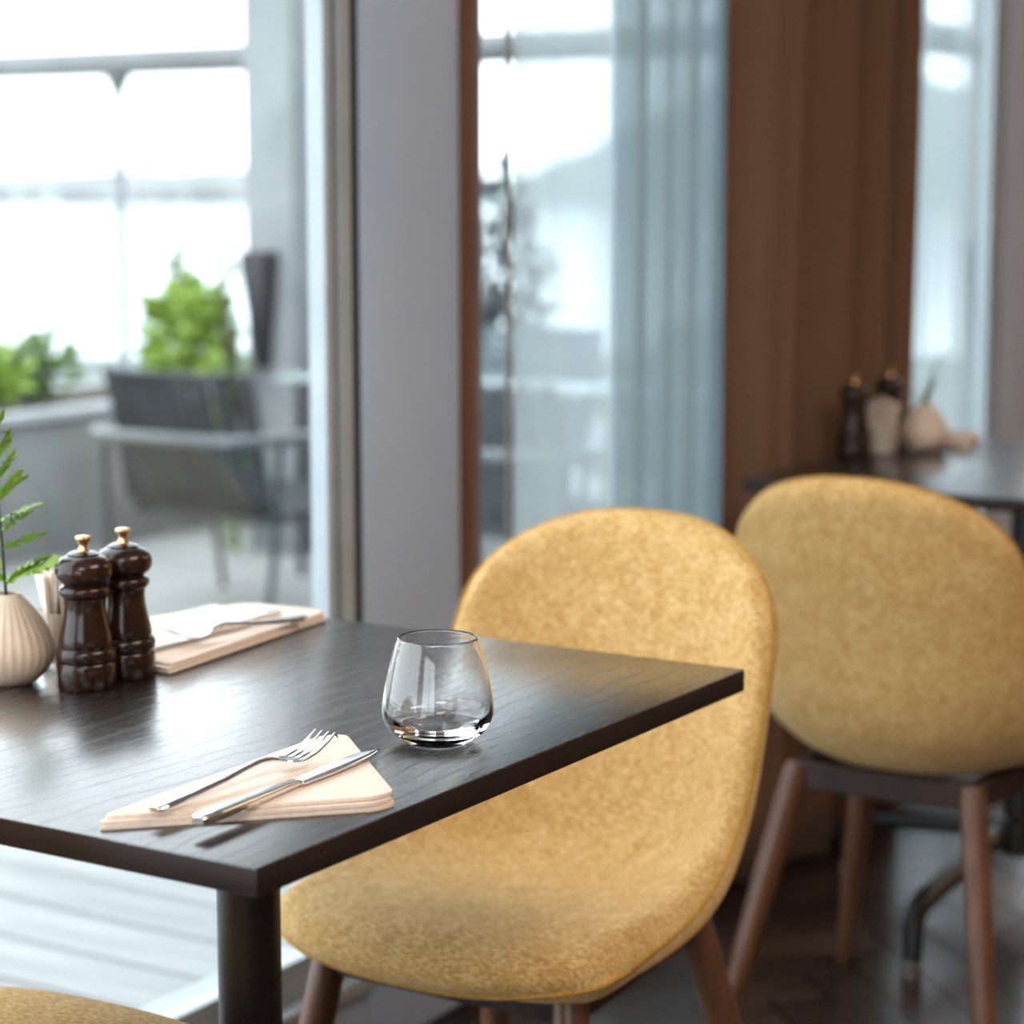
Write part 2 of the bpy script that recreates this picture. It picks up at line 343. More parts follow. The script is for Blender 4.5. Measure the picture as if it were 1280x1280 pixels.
# sheer: almost flat at its free edge, gathered in overlapping folds next to the drape
pts = []
x = 1.596
while x < 1.905: pts.append((x, 0.786+0.004*math.sin(x*23)+0.003*math.sin(x*51))); x += 0.008
K = 6; P_ = (2.42-1.905)/K
for k in range(K):
    for q in range(24):
        f = q/24; a_ = 2*PI*f
        pts.append((1.905+P_*(k+f)+0.055*math.sin(a_), 0.786+0.020*math.sin(a_*1.0+2.2)*(1 if k % 2 else .7)+0.004*math.sin(k*2.1)))
x = 2.42
while x < 3.62: pts.append((x, 0.786+0.014*math.sin((x-2.42)*33)+0.004*math.sin(x*71))); x += 0.008
xs, ys = [p[0] for p in pts], [p[1] for p in pts]
sh = cloth('sheer_curtain', xs, ys, 0.012, 2.58, 14, lambda s, t: (0.006*math.sin(4*t+9*s), 0.003*math.sin(5*t+4*s)), 0, M['sheer'])
tag(sh, 'translucent white sheer curtain hanging over the window behind the yellow chairs', 'curtain')
build('hem', MB().box((1.589, 0.7875, 0.012), (1.5975, 0.7915, 2.58)), M['hem'], sh, smooth=False)
# brown drape: overlapping knife-like pleats
pts = []; K = 4; wk = [.10, .18, .18, .15]; x0_ = 2.205
for k in range(K):
    P_ = wk[k]; A = .038
    for q in range(30):
        f = q/30
        if f < .74: g = f/.74; px_ = P_*1.2*g; py_ = A*math.cos(PI*g)+.008*math.sin(2*PI*g*1.5+k)
        else: g = (f-.74)/.26; px_ = P_*(1.2-.2*g)+.008*math.sin(PI*g); py_ = -A*math.cos(PI*g)
        pts.append((x0_+px_, 0.705+py_))
    x0_ += P_
xs, ys = [p[0] for p in pts], [p[1] for p in pts]
dr = cloth('drape', xs, ys, 0.012, 2.58, 20, lambda s, t: (0.085*(t-0.42)*(0.15+math.sin(PI*min(s*1.1, 1)))+0.005*math.sin(7*t+12*s), 0.004*math.sin(4*t+8*s)), 0.004, M['drape'])
tag(dr, 'heavy brown pleated drape hanging beside the sheer curtain', 'curtain')
ct = build('curtain_track', MB().box((1.575, 0.655, 2.595), (3.7, 0.80, 2.62)), M['alu'], None, False)
struct(ct, 'slim metal curtain track under the ceiling', 'curtain track'); ct.name = 'trim_2'
build('track_bracket', MB().box((1.6, 0.72, 2.62), (3.65, 0.74, H)), M['alu'], ct, False)

# ------------------------------------------------------------------ dining chair
def make_chair(name, label):
    t = thing(name, label, 'chair', group='mustard upholstered dining chairs')
    # centre profile: (x forward, z up), seat front -> back top
    ctrl = [(0.272, 0.418), (0.262, 0.436), (0.225, 0.446), (0.15, 0.442), (0.06, 0.432), (-0.03, 0.428), (-0.095, 0.440), (-0.142, 0.475), (-0.168, 0.53), (-0.183, 0.60), (-0.200, 0.68), (-0.220, 0.765), (-0.238, 0.832)]
    edge = [(0.250, 0.404), (0.242, 0.420), (0.215, 0.434), (0.165, 0.447), (0.100, 0.458), (0.035, 0.473), (-0.030, 0.500), (-0.082, 0.547), (-0.113, 0.610), (-0.134, 0.675), (-0.152, 0.735), (-0.165, 0.79), (-0.185, 0.835)]
    def curve(ctrl):
        P = [Vector((a, 0, b)) for a, b in ctrl]
        def cr(u):
            k = min(int(u), len(P)-2); f = u-k
            p0, p1, p2, p3 = P[max(k-1, 0)], P[k], P[k+1], P[min(k+2, len(P)-1)]
            return 0.5*((2*p1)+(-p0+p2)*f+(2*p0-5*p1+4*p2-p3)*f*f+(-p0+3*p1-3*p2+p3)*f**3)
        dense = [cr((len(P)-1)*i/600) for i in range(601)]
        acc = [0.0]
        for i in range(600): acc.append(acc[-1]+(dense[i+1]-dense[i]).length)
        def at(f):
            sl = min(max(f, 0), 1)*acc[-1]; lo, hi = 0, 600
            while hi-lo > 1:
                mid_ = (lo+hi)//2
                if acc[mid_] <= sl: lo = mid_
                else: hi = mid_
            return dense[lo].lerp(dense[hi], (sl-acc[lo])/max(acc[hi]-acc[lo], 1e-9))
        return at, acc[-1]
    atc, LT = curve(ctrl); ate, _ = curve(edge)
    def sm(a, b, x): x = min(max((x-a)/(b-a), 0), 1); return x*x*(3-2*x)
    def hw(sl):   # half width along the arc
        f = sl/LT
        return 0.204+0.014*sm(0.0, 0.3, f)-0.013*sm(0.3, 0.55, f)
    def point(sl, q):
        f = sl/LT; p = atc(f).lerp(ate(f), abs(q)**2.5)
        return Vector((p.x, q*hw(sl), p.z))
    def ends(q):
        d = min(abs(q), 1.0)
        lo = 0.105*(1-(1-d**2.6)**(1/2.6)); hi = LT-0.200*(1-(1-d**2.5)**(1/2.5))
        return lo, hi
    NU, NV = 30, 64
    qs = [math.sin(PI/2*(-1+2*i/NU))*0.55+0.45*(-1+2*i/NU) for i in range(NU+1)]
    vs_ = [0.5-0.5*math.cos(PI*j/NV) for j in range(NV+1)]; vs_ = [0.55*a+0.45*j/NV for j, a in enumerate(vs_)]
    mid = [[None]*(NV+1) for _ in range(NU+1)]; uv = {}; ed = {}
    for i, q in enumerate(qs):
        lo, hi = ends(q*0.9995)
        for j, f in enumerate(vs_):
            sl = lo+(hi-lo)*f; mid[i][j] = point(sl, q)
            e1 = (1-abs(q))*hw(sl); e2 = min(sl-lo, hi-sl)
            # true distance to the rounded outline, roughly
            uv[i, j] = (q*hw(sl), sl); ed[i, j] = (e1, e2)
    def nrm(i, j):
        a = mid[min(i+1, NU)][j]-mid[max(i-1, 0)][j]; b = mid[i][min(j+1, NV)]-mid[i][max(j-1, 0)]
        return b.cross(a).normalized() if a.cross(b).length > 1e-12 else Vector((0, 0, 1))
    mb = MB(); idx = {}
    def half(sl): f = sl/LT; return 0.026-0.007*sm(0.35, 0.7, f)
    for side in (1, -1):
        for i in range(NU+1):
            for j in range(NV+1):
                border = i in (0, NU) or j in (0, NV)
                if border and side == -1: idx[side, i, j] = idx[1, i, j]; continue
                r = 0.030; e1, e2 = ed[i, j]
                g1 = 1-min(e1/r, 1); g2 = 1-min(e2/r, 1); g = min(math.sqrt(g1*g1+g2*g2), 1) if not border else 1
                h = half(uv[i, j][1])*math.sqrt(max(1-g*g, 0))
                nn = nrm(i, j)
                if nn.x*0+1 and (nn.z if uv[i, j][1]/LT < 0.45 else nn.x) < 0: nn = -nn
                idx[side, i, j] = len(mb.v); mb.v.append(tuple(mid[i][j]+nn*h*side))
    fuv = []
    for side in (1, -1):
        for i in range(NU):
            for j in range(NV):
                q4 = [(i, j), (i+1, j), (i+1, j+1), (i, j+1)]
                if side == -1: q4.reverse()
                mb.f.append(tuple(idx[side, a, b] for a, b in q4)); fuv.append([uv[k] for k in q4])
    me = bpy.data.meshes.new('upholstery'); me.from_pydata(mb.v, [], mb.f)
    ul = me.uv_layers.new(name='UVMap'); k = 0
    for p, us in zip(me.polygons, fuv):
        for li, uu in zip(p.loop_indices, us): ul.data[li].uv = uu
    bm = bmesh.new(); bm.from_mesh(me); bmesh.ops.recalc_face_normals(bm, faces=bm.faces); bm.to_mesh(me); bm.free()
    me.polygons.foreach_set('use_smooth', [True]*len(me.polygons))
    sh_ = link('upholstery', me, M['fabric'], t)
    # welt around the rim
    ring = [mid[i][0] for i in range(NU+1)]+[mid[NU][j] for j in range(1, NV+1)]+[mid[i][NV] for i in range(NU-1, -1, -1)]+[mid[0][j] for j in range(NV-1, 0, -1)]
    keep = [ring[0]]
    for p in ring[1:]:
        if (p-keep[-1]).length > 0.006: keep.append(p)
    keep.append(keep[0])
    build('piping', MB().tube(keep, 0.0022, 6), M['piping'], sh_)
    # wooden frame and legs
    zt = 0.399
    top = [(0.185, 0.145), (0.185, -0.145), (-0.112, 0.126), (-0.112, -0.126)]
    fr = MB()
    for a, b in ((0, 1), (2, 3), (0, 2), (1, 3)):
        p, r = Vector((*top[a], zt)), Vector((*top[b], zt)); d = (r-p).normalized(); s = d.cross(Vector((0, 0, 1)))*0.011
        vs = []
        for q in (p, r):
            for k, zz in ((1, -0.020), (-1, -0.020), (-1, 0.016), (1, 0.016)): vs.append(q+s*k+Vector((0, 0, zz)))
        fr.add(vs, [(0, 1, 2, 3), (7, 6, 5, 4), (0, 4, 5, 1), (1, 5, 6, 2), (2, 6, 7, 3), (3, 7, 4, 0)])
    build('seat_frame', fr, M['walnut_dark'], t, True, 0.002, 1)
    for (lx, ly) in top:
        bx = lx+(0.062 if lx > 0 else -0.110); by = ly+math.copysign(0.062 if lx > 0 else 0.074, ly)
        pts = [Vector((lx, ly, 0.412)).lerp(Vector((bx, by, 0.0)), f) for f in (0, .04, .15, .4, .7, .97, 1)]
        build('leg', MB().tube(pts, [.016, .0185, .019, .0185, .016, .0125, .011], 16), M['walnut'], t)
    return t
ch1 = make_chair('dining_chair', 'mustard yellow dining chair drawn up to the far side of the front table')
ch1.location = (0.862, 0.292, 0); ch1.rotation_euler = (0, 0, PI)
ch2 = dup(ch1, (1.735, 0.205, 0), 0.0, 'mustard yellow dining chair seen from behind at the background table')
ch3 = dup(ch1, (0.045, 0.40, 0), 0.02, 'olive yellow dining chair whose seat pokes into the lower left corner under the table')

# ------------------------------------------------------------------ tables
def make_table(name, label, cx, cy):
    t = thing(name, label, 'table', (cx, cy, 0), 0, 'dark oak pedestal tables')
    a, b = 0.3796, 0.33
    tt = build('table_top', MB().box((-a, -b, 0.7185), (a, b, 0.74)), M['oak'], t, True, 0.0012, 2)
    tt.data.materials.append(M['oak_edge'])
    for p in tt.data.polygons:
        if abs(p.normal.z) < 0.3: p.material_index = 1
    build('mount_plate', MB().box((-0.2, -0.2, 0.7105), (0.2, 0.2, 0.7185)), M['black_metal'], t, True, 0.002, 1)
    build('pole', MB().lathe([(0.029, 0.115), (0.029, 0.7105)], 40), M['black_metal'], t, loc=(0, -0.018, 0))
    build('hub', MB().lathe([(0.030, 0.075), (0.046, 0.085), (0.046, 0.135), (0.030, 0.145)], 32), M['black_metal'], t, loc=(0, -0.018, 0))
    for dx, dy, ln in ((1, 0, .43), (-1, 0, .43), (0, 1, .30), (0, -1, .30)):
        d = Vector((dx, dy, 0)); pts = [d*0.02+Vector((0, 0, .118)), d*(ln-0.06)+Vector((0, 0, .098)), d*(ln-0.02)+Vector((0, 0, .090)), d*ln+Vector((0, 0, .072)), d*(ln+.003)+Vector((0, 0, .012))]
        arm = build('foot_arm', MB().tube(pts, [.019, .018, .018, .017, .016], 12), M['black_metal'], t)
        build('glide', MB().lathe([(.014, 0), (.016, .003), (.016, .012)], 16), M['steel'], arm, loc=tuple(d*(ln+.003)))
    return t
T1 = make_table('dining_table', 'dark oak table with a drinking glass and two place settings in the foreground', 0.3796, 0.33)
T2 = dup(T1, (2.45, 0.312, 0), 0, 'dark oak table in the blurred background behind the second yellow chair')
TZ = 0.74

# ------------------------------------------------------------------ tumbler
def tumbler(name, label, x, y):
    out = [(0.0, 0.0), (0.020, 0.0), (0.0265, 0.0015), (0.0345, 0.006), (0.0420, 0.0135), (0.0462, 0.0225), (0.0468, 0.030), (0.0458, 0.040), (0.0430, 0.055), (0.0395, 0.070), (0.0365, 0.081), (0.0338, 0.0892)]
    inn = [(0.0331, 0.0900), (0.0324, 0.0892), (0.0350, 0.081), (0.0380, 0.070), (0.0415, 0.055), (0.0442, 0.040), (0.0448, 0.031), (0.0436, 0.0245), (0.0390, 0.0180), (0.030, 0.0140), (0.016, 0.0125), (0.0, 0.0120)]
    def smooth(pr, k=5):
        o = []
        for i in range(len(pr)-1):
            p0, p1, p2, p3 = pr[max(i-1, 0)], pr[i], pr[i+1], pr[min(i+2, len(pr)-1)]
            for s in range(k):
                f = s/k; o.append(tuple(0.5*((2*p1[c])+(-p0[c]+p2[c])*f+(2*p0[c]-5*p1[c]+4*p2[c]-p3[c])*f*f+(-p0[c]+3*p1[c]-3*p2[c]+p3[c])*f**3) for c in (0, 1)))
        return o+[pr[-1]]
    pr = smooth(out)+smooth(inn)
    pr = [(max(r, 0.0), max(z, 0.0)) for r, z in pr]; n = 72
    mb = MB(); vs, fs = [(0, 0, pr[0][1])], []
    body = pr[1:-1]
    for r, z in body:
        for i in range(n): a = 2*PI*i/n; vs.append((r*math.cos(a), r*math.sin(a), z))
    vs.append((0, 0, pr[-1][1])); k = len(body)
    for i in range(n):
        i2 = (i+1) % n; fs.append((0, 1+i2, 1+i)); fs.append((len(vs)-1, 1+(k-1)*n+i, 1+(k-1)*n+i2))
        for j in range(k-1): fs.append((1+j*n+i, 1+j*n+i2, 1+(j+1)*n+i2, 1+(j+1)*n+i))
    mb.add(vs, fs); o = build(name, mb, M['glass'], None, True, angle=80); o.location = (x, y, TZ+0.0003)
    return tag(o, label, 'glass')
tumbler('drinking_glass', 'empty clear drinking glass tapering to its rim on the front table', 0.360, 0.091)

# ------------------------------------------------------------------ napkins
def arc_poly(pts, rads, n=6):
    out = []; k = len(pts)
    for i in range(k):
        p = Vector(pts[i]); a = (Vector(pts[i-1])-p).normalized(); b = (Vector(pts[(i+1) % k])-p).normalized()
        r = rads[i]; s = p+a*r; e = p+b*r
        for j in range(n+1):
            f = j/n; out.append(((1-f)**2*s+2*f*(1-f)*p+f*f*e)[:2])
    return out
def napkin(name, label, poly, rads, layers, lh=0.0030, tilt=None):
    t = thing(name, label, 'napkin', (0, 0, 0), 0, 'folded peach napkins')
    for k in range(layers):
        c = Vector((sum(p[0] for p in poly)/len(poly), sum(p[1] for p in poly)/len(poly)))
        sc = 1-0.012*k; pp = [tuple(c+(Vector(p)-c)*sc+Vector((0.0015*k*(-1)**k, 0.001*k))) for p in poly]
        # inset lid per layer so every fold is a soft roll
        o = arc_poly(pp, rads); z0 = TZ+0.0004+k*lh*1.03
        mb = MB(); mb.prism(o, z0, z0+lh)
        ob = build('fold', mb, M['napkin'], t, True, lh*0.42, 3, 30)
        if tilt:
            for v_ in ob.data.vertices: v_.co.z += tilt(v_.co.x, v_.co.y)*k/layers
    return t
napkin('folded_napkin', 'peach napkin folded to a triangle under the nearest fork and knife', [(0.008, 0.156), (0.158, 0.012), (0.178, 0.008), (0.312, 0.150), (0.298, 0.166)], [0.012, 0.006, 0.006, 0.01, 0.012], 3,
       tilt=lambda x, y: 0.002*max(0, math.sin(9*x+20*y)))
napkin('folded_napkin', 'peach napkin with cutlery at the far place setting near the window', [(0.445, 0.455), (0.756, 0.492), (0.748, 0.600), (0.61, 0.640), (0.455, 0.560)], [0.006, 0.02, 0.02, 0.02, 0.01], 3)
NZ = TZ+0.0097

# ------------------------------------------------------------------ cutlery (local +x = from handle end to tip)
def make_fork(label, loc, rz, ry=0.0):
    t = thing('fork', label, 'fork', loc, rz, 'steel forks'); t.rotation_euler = (0, ry, rz)
    hs = [(0.0, 0, .0032, .0045, .0018), (.002, 0, .0033, .0068, .0026), (.012, 0, .0036, .0074, .0030), (.04, 0, .0050, .0064, .0030), (.075, 0, .0080, .0046, .0027), (.10, 0, .0115, .0034, .0025), (.118, 0, .0135, .0029, .0024), (.130, 0, .0128, .0034, .0021), (.138, 0, .0108, .0050, .0018)]
    build('handle', MB().loft(hs, 14, 2.3), M['steel'], t)
    zc = lambda x: .0108-(x-.138)*.33+((x-.138)**2)*8.2
    bs = [(x, 0, zc(x), w, .0012) for x, w in ((.136, .0045), (.140, .0068), (.145, .0096), (.151, .0114), (.157, .0122))]
    build('head', MB().loft(bs, 16, 3.0), M['steel'], t)
    for k in range(4):
        y = (-1.5+k)*.0066
        ts = [(x, y, zc(x), w, h) for x, w, h in ((.155, .0026, .0011), (.162, .0021, .0011), (.175, .0018, .0011), (.190, .0015, .0010), (.197, .0010, .0007), (.199, .0004, .0003))]
        build('tine', MB().loft(ts, 10, 2.6), M['steel'], t)
    return t
def make_knife(label, loc, rz):
    t = thing('table_knife', label, 'knife', loc, rz, 'steel table knives')
    hs = [(0, 0, .0048, .0042, .0026), (.003, 0, .0048, .0078, .0044), (.02, 0, .0048, .0080, .0046), (.07, 0, .0045, .0070, .0042), (.11, 0, .0042, .0056, .0036), (.122, 0, .0040, .0052, .0030), (.126, 0, .0038, .0055, .0020)]
    build('handle', MB().loft(hs, 16, 2.8), M['steel'], t)
    n = 18; mb = MB(); up, lo = [], []
    for i in range(n+1):
        f = i/n; x = .124+.116*f
        a = .0064+.0012*math.sin(PI*f)-(.0085*max(0, (f-.82)/.18)**1.6)
        b = -.0075-.002*math.sin(PI*min(f*1.2, 1))+.0062*max(0, (f-.75)/.25)**2.4
        up.append((x, a)); lo.append((x, b))
    mb.prism(lo+up[::-1], .0027, .0043)
    build('blade', mb, M['steel'], t, True, .0005, 2, 35)
    return t
make_fork('steel fork on the nearest peach napkin', (0.036, 0.123, NZ+0.002), -0.04, 0.0)
make_knife('steel knife beside the fork on the nearest napkin', (0.030, 0.076, NZ+0.0005), 0.055)
make_fork('steel fork on the far napkin by the window', (0.688, 0.476, NZ+0.002), PI-0.14)
make_knife('steel knife on the far napkin by the window', (0.690, 0.515, NZ+0.0005), PI+0.0)

# ------------------------------------------------------------------ mills, vase, fern, napkin cup
def make_mill(label, x, y, group='dark wooden mills'):
    t = thing('pepper_mill', label, 'pepper mill', (x, y, TZ), 0, group)
    base = [(0.0, 0.0), (.0262, 0.0), (.0275, .0015), (.0277, .0225), (.0268, .0245), (.0262, .0252), (.0268, .0260), (.0283, .0300), (.0283, .0335), (.0270, .0378), (.0246, .0392), (.0250, .0402), (.0254, .0430), (.0243, .0500), (.0216, .0600), (.0198, .0690), (.0192, .0770), (.0198, .0835), (.0206, .0855), (.0200, .0862)]
    ring = [(.0200, .0858), (.0222, .0868), (.0236, .0895), (.0238, .0925), (.0228, .0955), (.0205, .0968)]
    head = [(.0190, .0966), (.0196, .0990), (.0225, .1002), (.0255, .1040), (.0268, .1085), (.0266, .1130), (.0248, .1180), (.0210, .1222), (.0160, .1246), (.0150, .1250), (.0150, .1262), (.0110, .1282), (.005, .1290)]
    knob = [(.0058, .1285), (.0056, .1300), (.0042, .1320), (.0040, .1345), (.0052, .1375), (.0072, .1395), (.0074, .1412), (.0066, .1425), (.0030, .1432)]
    b = build('body', MB().lathe([(max(r, .0005), z) for r, z in base], 48), M['mill'], t, angle=60)
    build('neck_ring', MB().lathe(ring, 48), M['mill'], b, angle=60)
    h = build('head', MB().lathe(head, 48), M['mill'], t, angle=60)
    build('finial', MB().lathe(knob, 28), M['brass'], h, angle=60)
    return t
m1 = make_mill('dark wooden pepper mill nearest the camera, in front on the front table', 0.365, 0.488)
dup(m1, (0.421, 0.489, TZ), 0.6, 'dark wooden pepper mill just behind the other, beside the far napkin')
dup(m1, (2.43, 0.605, TZ), 0.3, 'dark wooden pepper mill left of the cup on the background table')
dup(m1, (2.605, 0.612, TZ), 1.0, 'dark wooden pepper mill behind the cup on the background table')
def make_vase(label, x, y, k=1.0):
    prof = [(.020, .0), (.0255, .0012), (.034, .009), (.0405, .019), (.0432, .029), (.0422, .038), (.0375, .050), (.0305, .062), (.0225, .073), (.0155, .081), (.0130, .0842), (.0120, .0850), (.0112, .0843), (.0125, .079), (.020, .070), (.028, .060), (.034, .05), (.036, .04), (.030, .018), (.012, .012)]
    mb = MB(); n = 120; vs, fs = [], []
    for j, (r, z) in enumerate(prof):
        for i in range(n):
            a = 2*PI*i/n; amp = .0007*math.sin(PI*min(max((z-.003)/.08, 0), 1)) if j < 11 else 0
            rr = r+amp*math.cos(a*30); vs.append((rr*math.cos(a), rr*math.sin(a), z))
    for j in range(len(prof)-1):
        for i in range(n): i2 = (i+1) % n; fs.append((j*n+i, j*n+i2, (j+1)*n+i2, (j+1)*n+i))
    fs.append(tuple(reversed(range(n)))); fs.append(tuple(range((len(prof)-1)*n, len(prof)*n)))
    o = build('bud_vase', mb.add(vs, fs), M['vase'], None, True, angle=70); o.location = (x, y, TZ)
    return tag(o, label, 'vase', 'ribbed cream bud vases')
VX, VY = 0.343, 0.565
v1 = make_vase('ribbed cream bud vase at the left picture edge on the front table', VX, VY)
v2 = v1.copy(); C.objects.link(v2); v2.location = (2.59, 0.540, TZ); v2['label'] = 'cream bud vase with a grass sprig on the background table'
# fern: stem, pinnae of many leaflets
rt = Vector((math.sin(YAW), -math.cos(YAW), 0))          # a horizontal direction across the frond
fern = thing('fern_sprig', 'green fern sprig standing in the cream bud vase', 'fern', (VX, VY, TZ+0.014), 0)
stem = [Vector((0, 0, 0)), Vector((0, 0, .07))-rt*.001, Vector((0, 0, .12))-rt*.003, Vector((0, 0, .17))-rt*.006, Vector((0, 0, .235))-rt*.011]
build('stem', MB().tube(stem, [.0016, .0015, .0013, .001, .0005], 8), M['fern_stem'], fern)
def pinna(base, d, length, wid, nl, droop=0.0):
    mb = MB(); d = d.normalized(); side = d.cross(Vector((0.35, -0.9, 0.25))).normalized(); up = side.cross(d).normalized()
    P = []
    for i in range(nl+1):
        f = i/nl; P.append(base+d*length*f+Vector((0, 0, -droop*f*f*length)))
    mb.tube(P, [.0009*(1-.6*i/nl) for i in range(nl+1)], 5)
    for i in range(1, nl+1):
        f = i/nl; l = wid*(math.sin(PI*min(f*0.82+0.18, 1))**.7+.18)
        for s in (1, -1):
            o = P[i]; tip = o+side*s*l+d*l*.55+up*l*random.uniform(-.25, .25); w = .0024
            a = o-d*w; b = o+d*w; mdl = (o+tip)/2+up*.0008
            mb.add([a, mdl-d*w*1.1, tip, mdl+d*w*1.1, b, mdl+up*.0007], [(0, 1, 5), (1, 2, 5), (2, 3, 5), (3, 4, 5), (4, 0, 5), (4, 3, 2, 1, 0)])
    return mb
fw = Vector((math.cos(YAW), math.sin(YAW), 0))
spec = [(.078, 1, .050, .85, .0085), (.082, -1, .05, .85, .008), (.083, 1, .062, .50, .009), (.096, -1, .05, .45, .009), (.112, 1, .042, .55, .008), (.118, -1, .045, .5, .008), (.130, 1, .034, .80, .0075), (.134, -1, .038, .6, .0075), (.140, 1, .042, .55, .0075), (.150, -1, .03, .8, .007), (.160, 1, .034, .95, .007), (.168, -1, .030, 1.1, .007), (.178, 1, .030, 1.3, .0065), (.186, -1, .028, 1.4, .006), (.196, 1, .026, 1.6, .006), (.205, -1, .022, 1.8, .005)]
for (z, s, ln, el, wd_) in spec:
    k = min(range(len(stem)), key=lambda i: abs(stem[i].z-z)); f = z/.235
    bse = Vector((0, 0, z))-rt*(.011*f**1.6)
    d = rt*s+Vector((0, 0, el))+fw*random.uniform(-.35, .35)
    build('frond', pinna(bse, d, ln*1.15, wd_*1.35, max(10, int(ln/.0029)), .12), M['fern'], fern, smooth=False)
for q in range(9):
    z = .150+.009*q; s_ = 1 if q % 2 else -1; f = z/.235
    build('frond', pinna(Vector((0, 0, z))-rt*(.011*f**1.6), rt*s_*.8+Vector((0, 0, 1.0+.15*q))+fw*random.uniform(-.6, .6), .038, .0075, 12, .1), M['fern'], fern, smooth=False)
build('frond', pinna(stem[-1]-Vector((0, 0, .03)), Vector((0, 0, 1))-rt*.1, .045, .007, 12), M['fern'], fern, smooth=False)
# grass sprig in the background vase
gr = thing('grass_sprig', 'dark green grass sprig standing in the background bud vase', 'plant', (2.59, 0.540, TZ+0.014), 0)
for k, (dx, hh, r) in enumerate([(.050, .165, .0045), (.028, .115, .006), (-.038, .10, .004), (.01, .10, .005), (-.060, .045, .003)]):
    pts = [rt*dx*f*f+Vector((0, 0, .02+(hh-.02)*math.sin(PI/2*f)))+fw*.004*k*f for f in (0, .25, .5, .75, 1)]
    build('blade', MB().tube(pts, [r*.5, r*.9, r, r*.7, r*.15], 6, 1.0, 0.35), M['leaf_b'], gr)
# cup with folded napkins
def make_cup(label, nlabel, x, y, rz):
    prof = [(.0265, 0.0), (.0272, .0015), (.0285, .020), (.0300, .052), (.0303, .0545), (.0292, .0552), (.0286, .052), (.0272, .020), (.0262, .006), (.010, .005)]
    c = build('napkin_cup', MB().lathe(prof, 48), M['frost'], None, True, angle=60); c.location = (x, y, TZ)
    tag(c, label, 'cup', 'small napkin cups')
    t = thing('paper_napkins', nlabel, 'napkins', (x, y, TZ+.0062), rz, 'napkins in cups')
    for k in range(7):
        a = -0.33+0.11*k; mb = MB(); w0, w1, hh = .0150, .0225, .098-.004*abs(k-3)
        vs = []
        y0 = (k-3)*.0048
        for f in (0, .35, .7, 1):
            w = w0+(w1-w0)*f; yy = y0+math.sin(a)*hh*f*.42; wav = .0015*math.sin(5*f+k)
            vs += [(-w, yy-.0018+wav, hh*f), (w, yy-.0018-wav, hh*f), (w, yy+.0018-wav, hh*f), (-w, yy+.0018+wav, hh*f)]
        fs = [(3, 2, 1, 0), (12, 13, 14, 15)]
        for j in range(3):
            for q in range(4): fs.append((j*4+q, j*4+(q+1) % 4, j*4+4+(q+1) % 4, j*4+4+q))
        build('sheet', mb.add(vs, fs), M['napkin'], t, True, .0008, 1)
    return c, t
make_cup('small frosted cup half hidden between the vase and the mills', 'fanned peach paper napkins in the cup behind the front mill', 0.430, 0.570, 0.9)
make_cup('small frosted cup on the background table', 'peach paper napkins standing in the background cup', 2.480, 0.575, 0.5)
napkin('folded_napkin', 'peach napkin lying right of the vase on the background table', [(2.635, 0.475), (2.825, 0.52), (2.815, 0.575), (2.655, 0.55)], [.01, .015, .015, .01], 3, .0045)
tag(build('salt_dish', MB().lathe([(.009, 0), (.013, .002), (.016, .012), (.0145, .0125), (.011, .004), (.002, .003)], 28), M['glass'], None, True, loc=(2.515, 0.52, TZ)), 'tiny clear dish beside the cup on the background table', 'dish')

# ------------------------------------------------------------------ terrace outside
deck = struct(box('floor_terrace', (-5, WY+0.16, -0.30), (9.5, 4.9, -0.030), M['deck_gap']), 'weathered grey plank deck outside the windows', 'deck')
bw = 0.148; dms = []
for dm in M['deck']:
    me = MB().box((0.004, 0, -0.03), (bw-0.004, 4.9-(WY+0.16), 0.0)).mesh('deck_board', True, 0.004, 2); me.materials.append(dm); dms.append(me)
rd = random.Random(5)
for i in range(-24, 54):
    x = 1.538+i*bw
    if -2.2 < x < 9.3:
        o = bpy.data.objects.new('deck_board', rd.choice(dms)); C.objects.link(o); o.parent = deck; o.location = (x, WY+0.16, 0)
# concrete planter with cap, along the outer edge
pl = thing('planter_wall', 'low wet concrete planter wall along the terrace edge', 'planter', (3.0, 4.2, 0))
build('wall_body', MB().box((-1.5, 0, 0), (2.46, .62, .455)), M['concrete'], pl, True, .006, 2)
build('cap', MB().box((-1.5, -.02, .455), (2.46, .06, .487)), M['concrete_cap'], pl, True, .004, 2)
build('cap', MB().box((-1.5, .56, .455), (2.46, .64, .487)), M['concrete_cap'], pl, True, .004, 2)
build('soil', MB().box((-1.48, .06, .455), (2.45, .56, .478)), M['soil'], pl, False)
# concrete columns with tapered wall fixture
def column(label, flabel, x, y, s=0.20):
    o = build('concrete_column', MB().box((-s/2, -s/2, 0), (s/2, s/2, 3.6)), M['concrete_col'], None, True, .008, 2, loc=(x, y, 0)); tag(o, label, 'column', 'terrace columns')
    mb = MB(); vs = []
    for z, w, d in ((0, .022, .03), (.38, .058, .07)): vs += [(-d-.002, -w, z), (-.002, -w, z), (-.002, w, z), (-d-.002, w, z)]
    mb.add(vs, [(3, 2, 1, 0), (4, 5, 6, 7), (0, 1, 5, 4), (1, 2, 6, 5), (2, 3, 7, 6), (3, 0, 4, 7)])
    f = build('wall_fixture', mb, M['fixture'], None, True, .003, 2, loc=(x-s/2, y+0.02, .62)); tag(f, flabel, 'wall lamp', 'tapered wall fixtures')
column('concrete terrace column left of the window frame', 'charcoal tapered fixture mounted on the left terrace column', 4.775, 3.625)
column('concrete terrace column glimpsed past the brown drape', 'charcoal tapered fixture on the column past the drape', 7.36, 2.13)
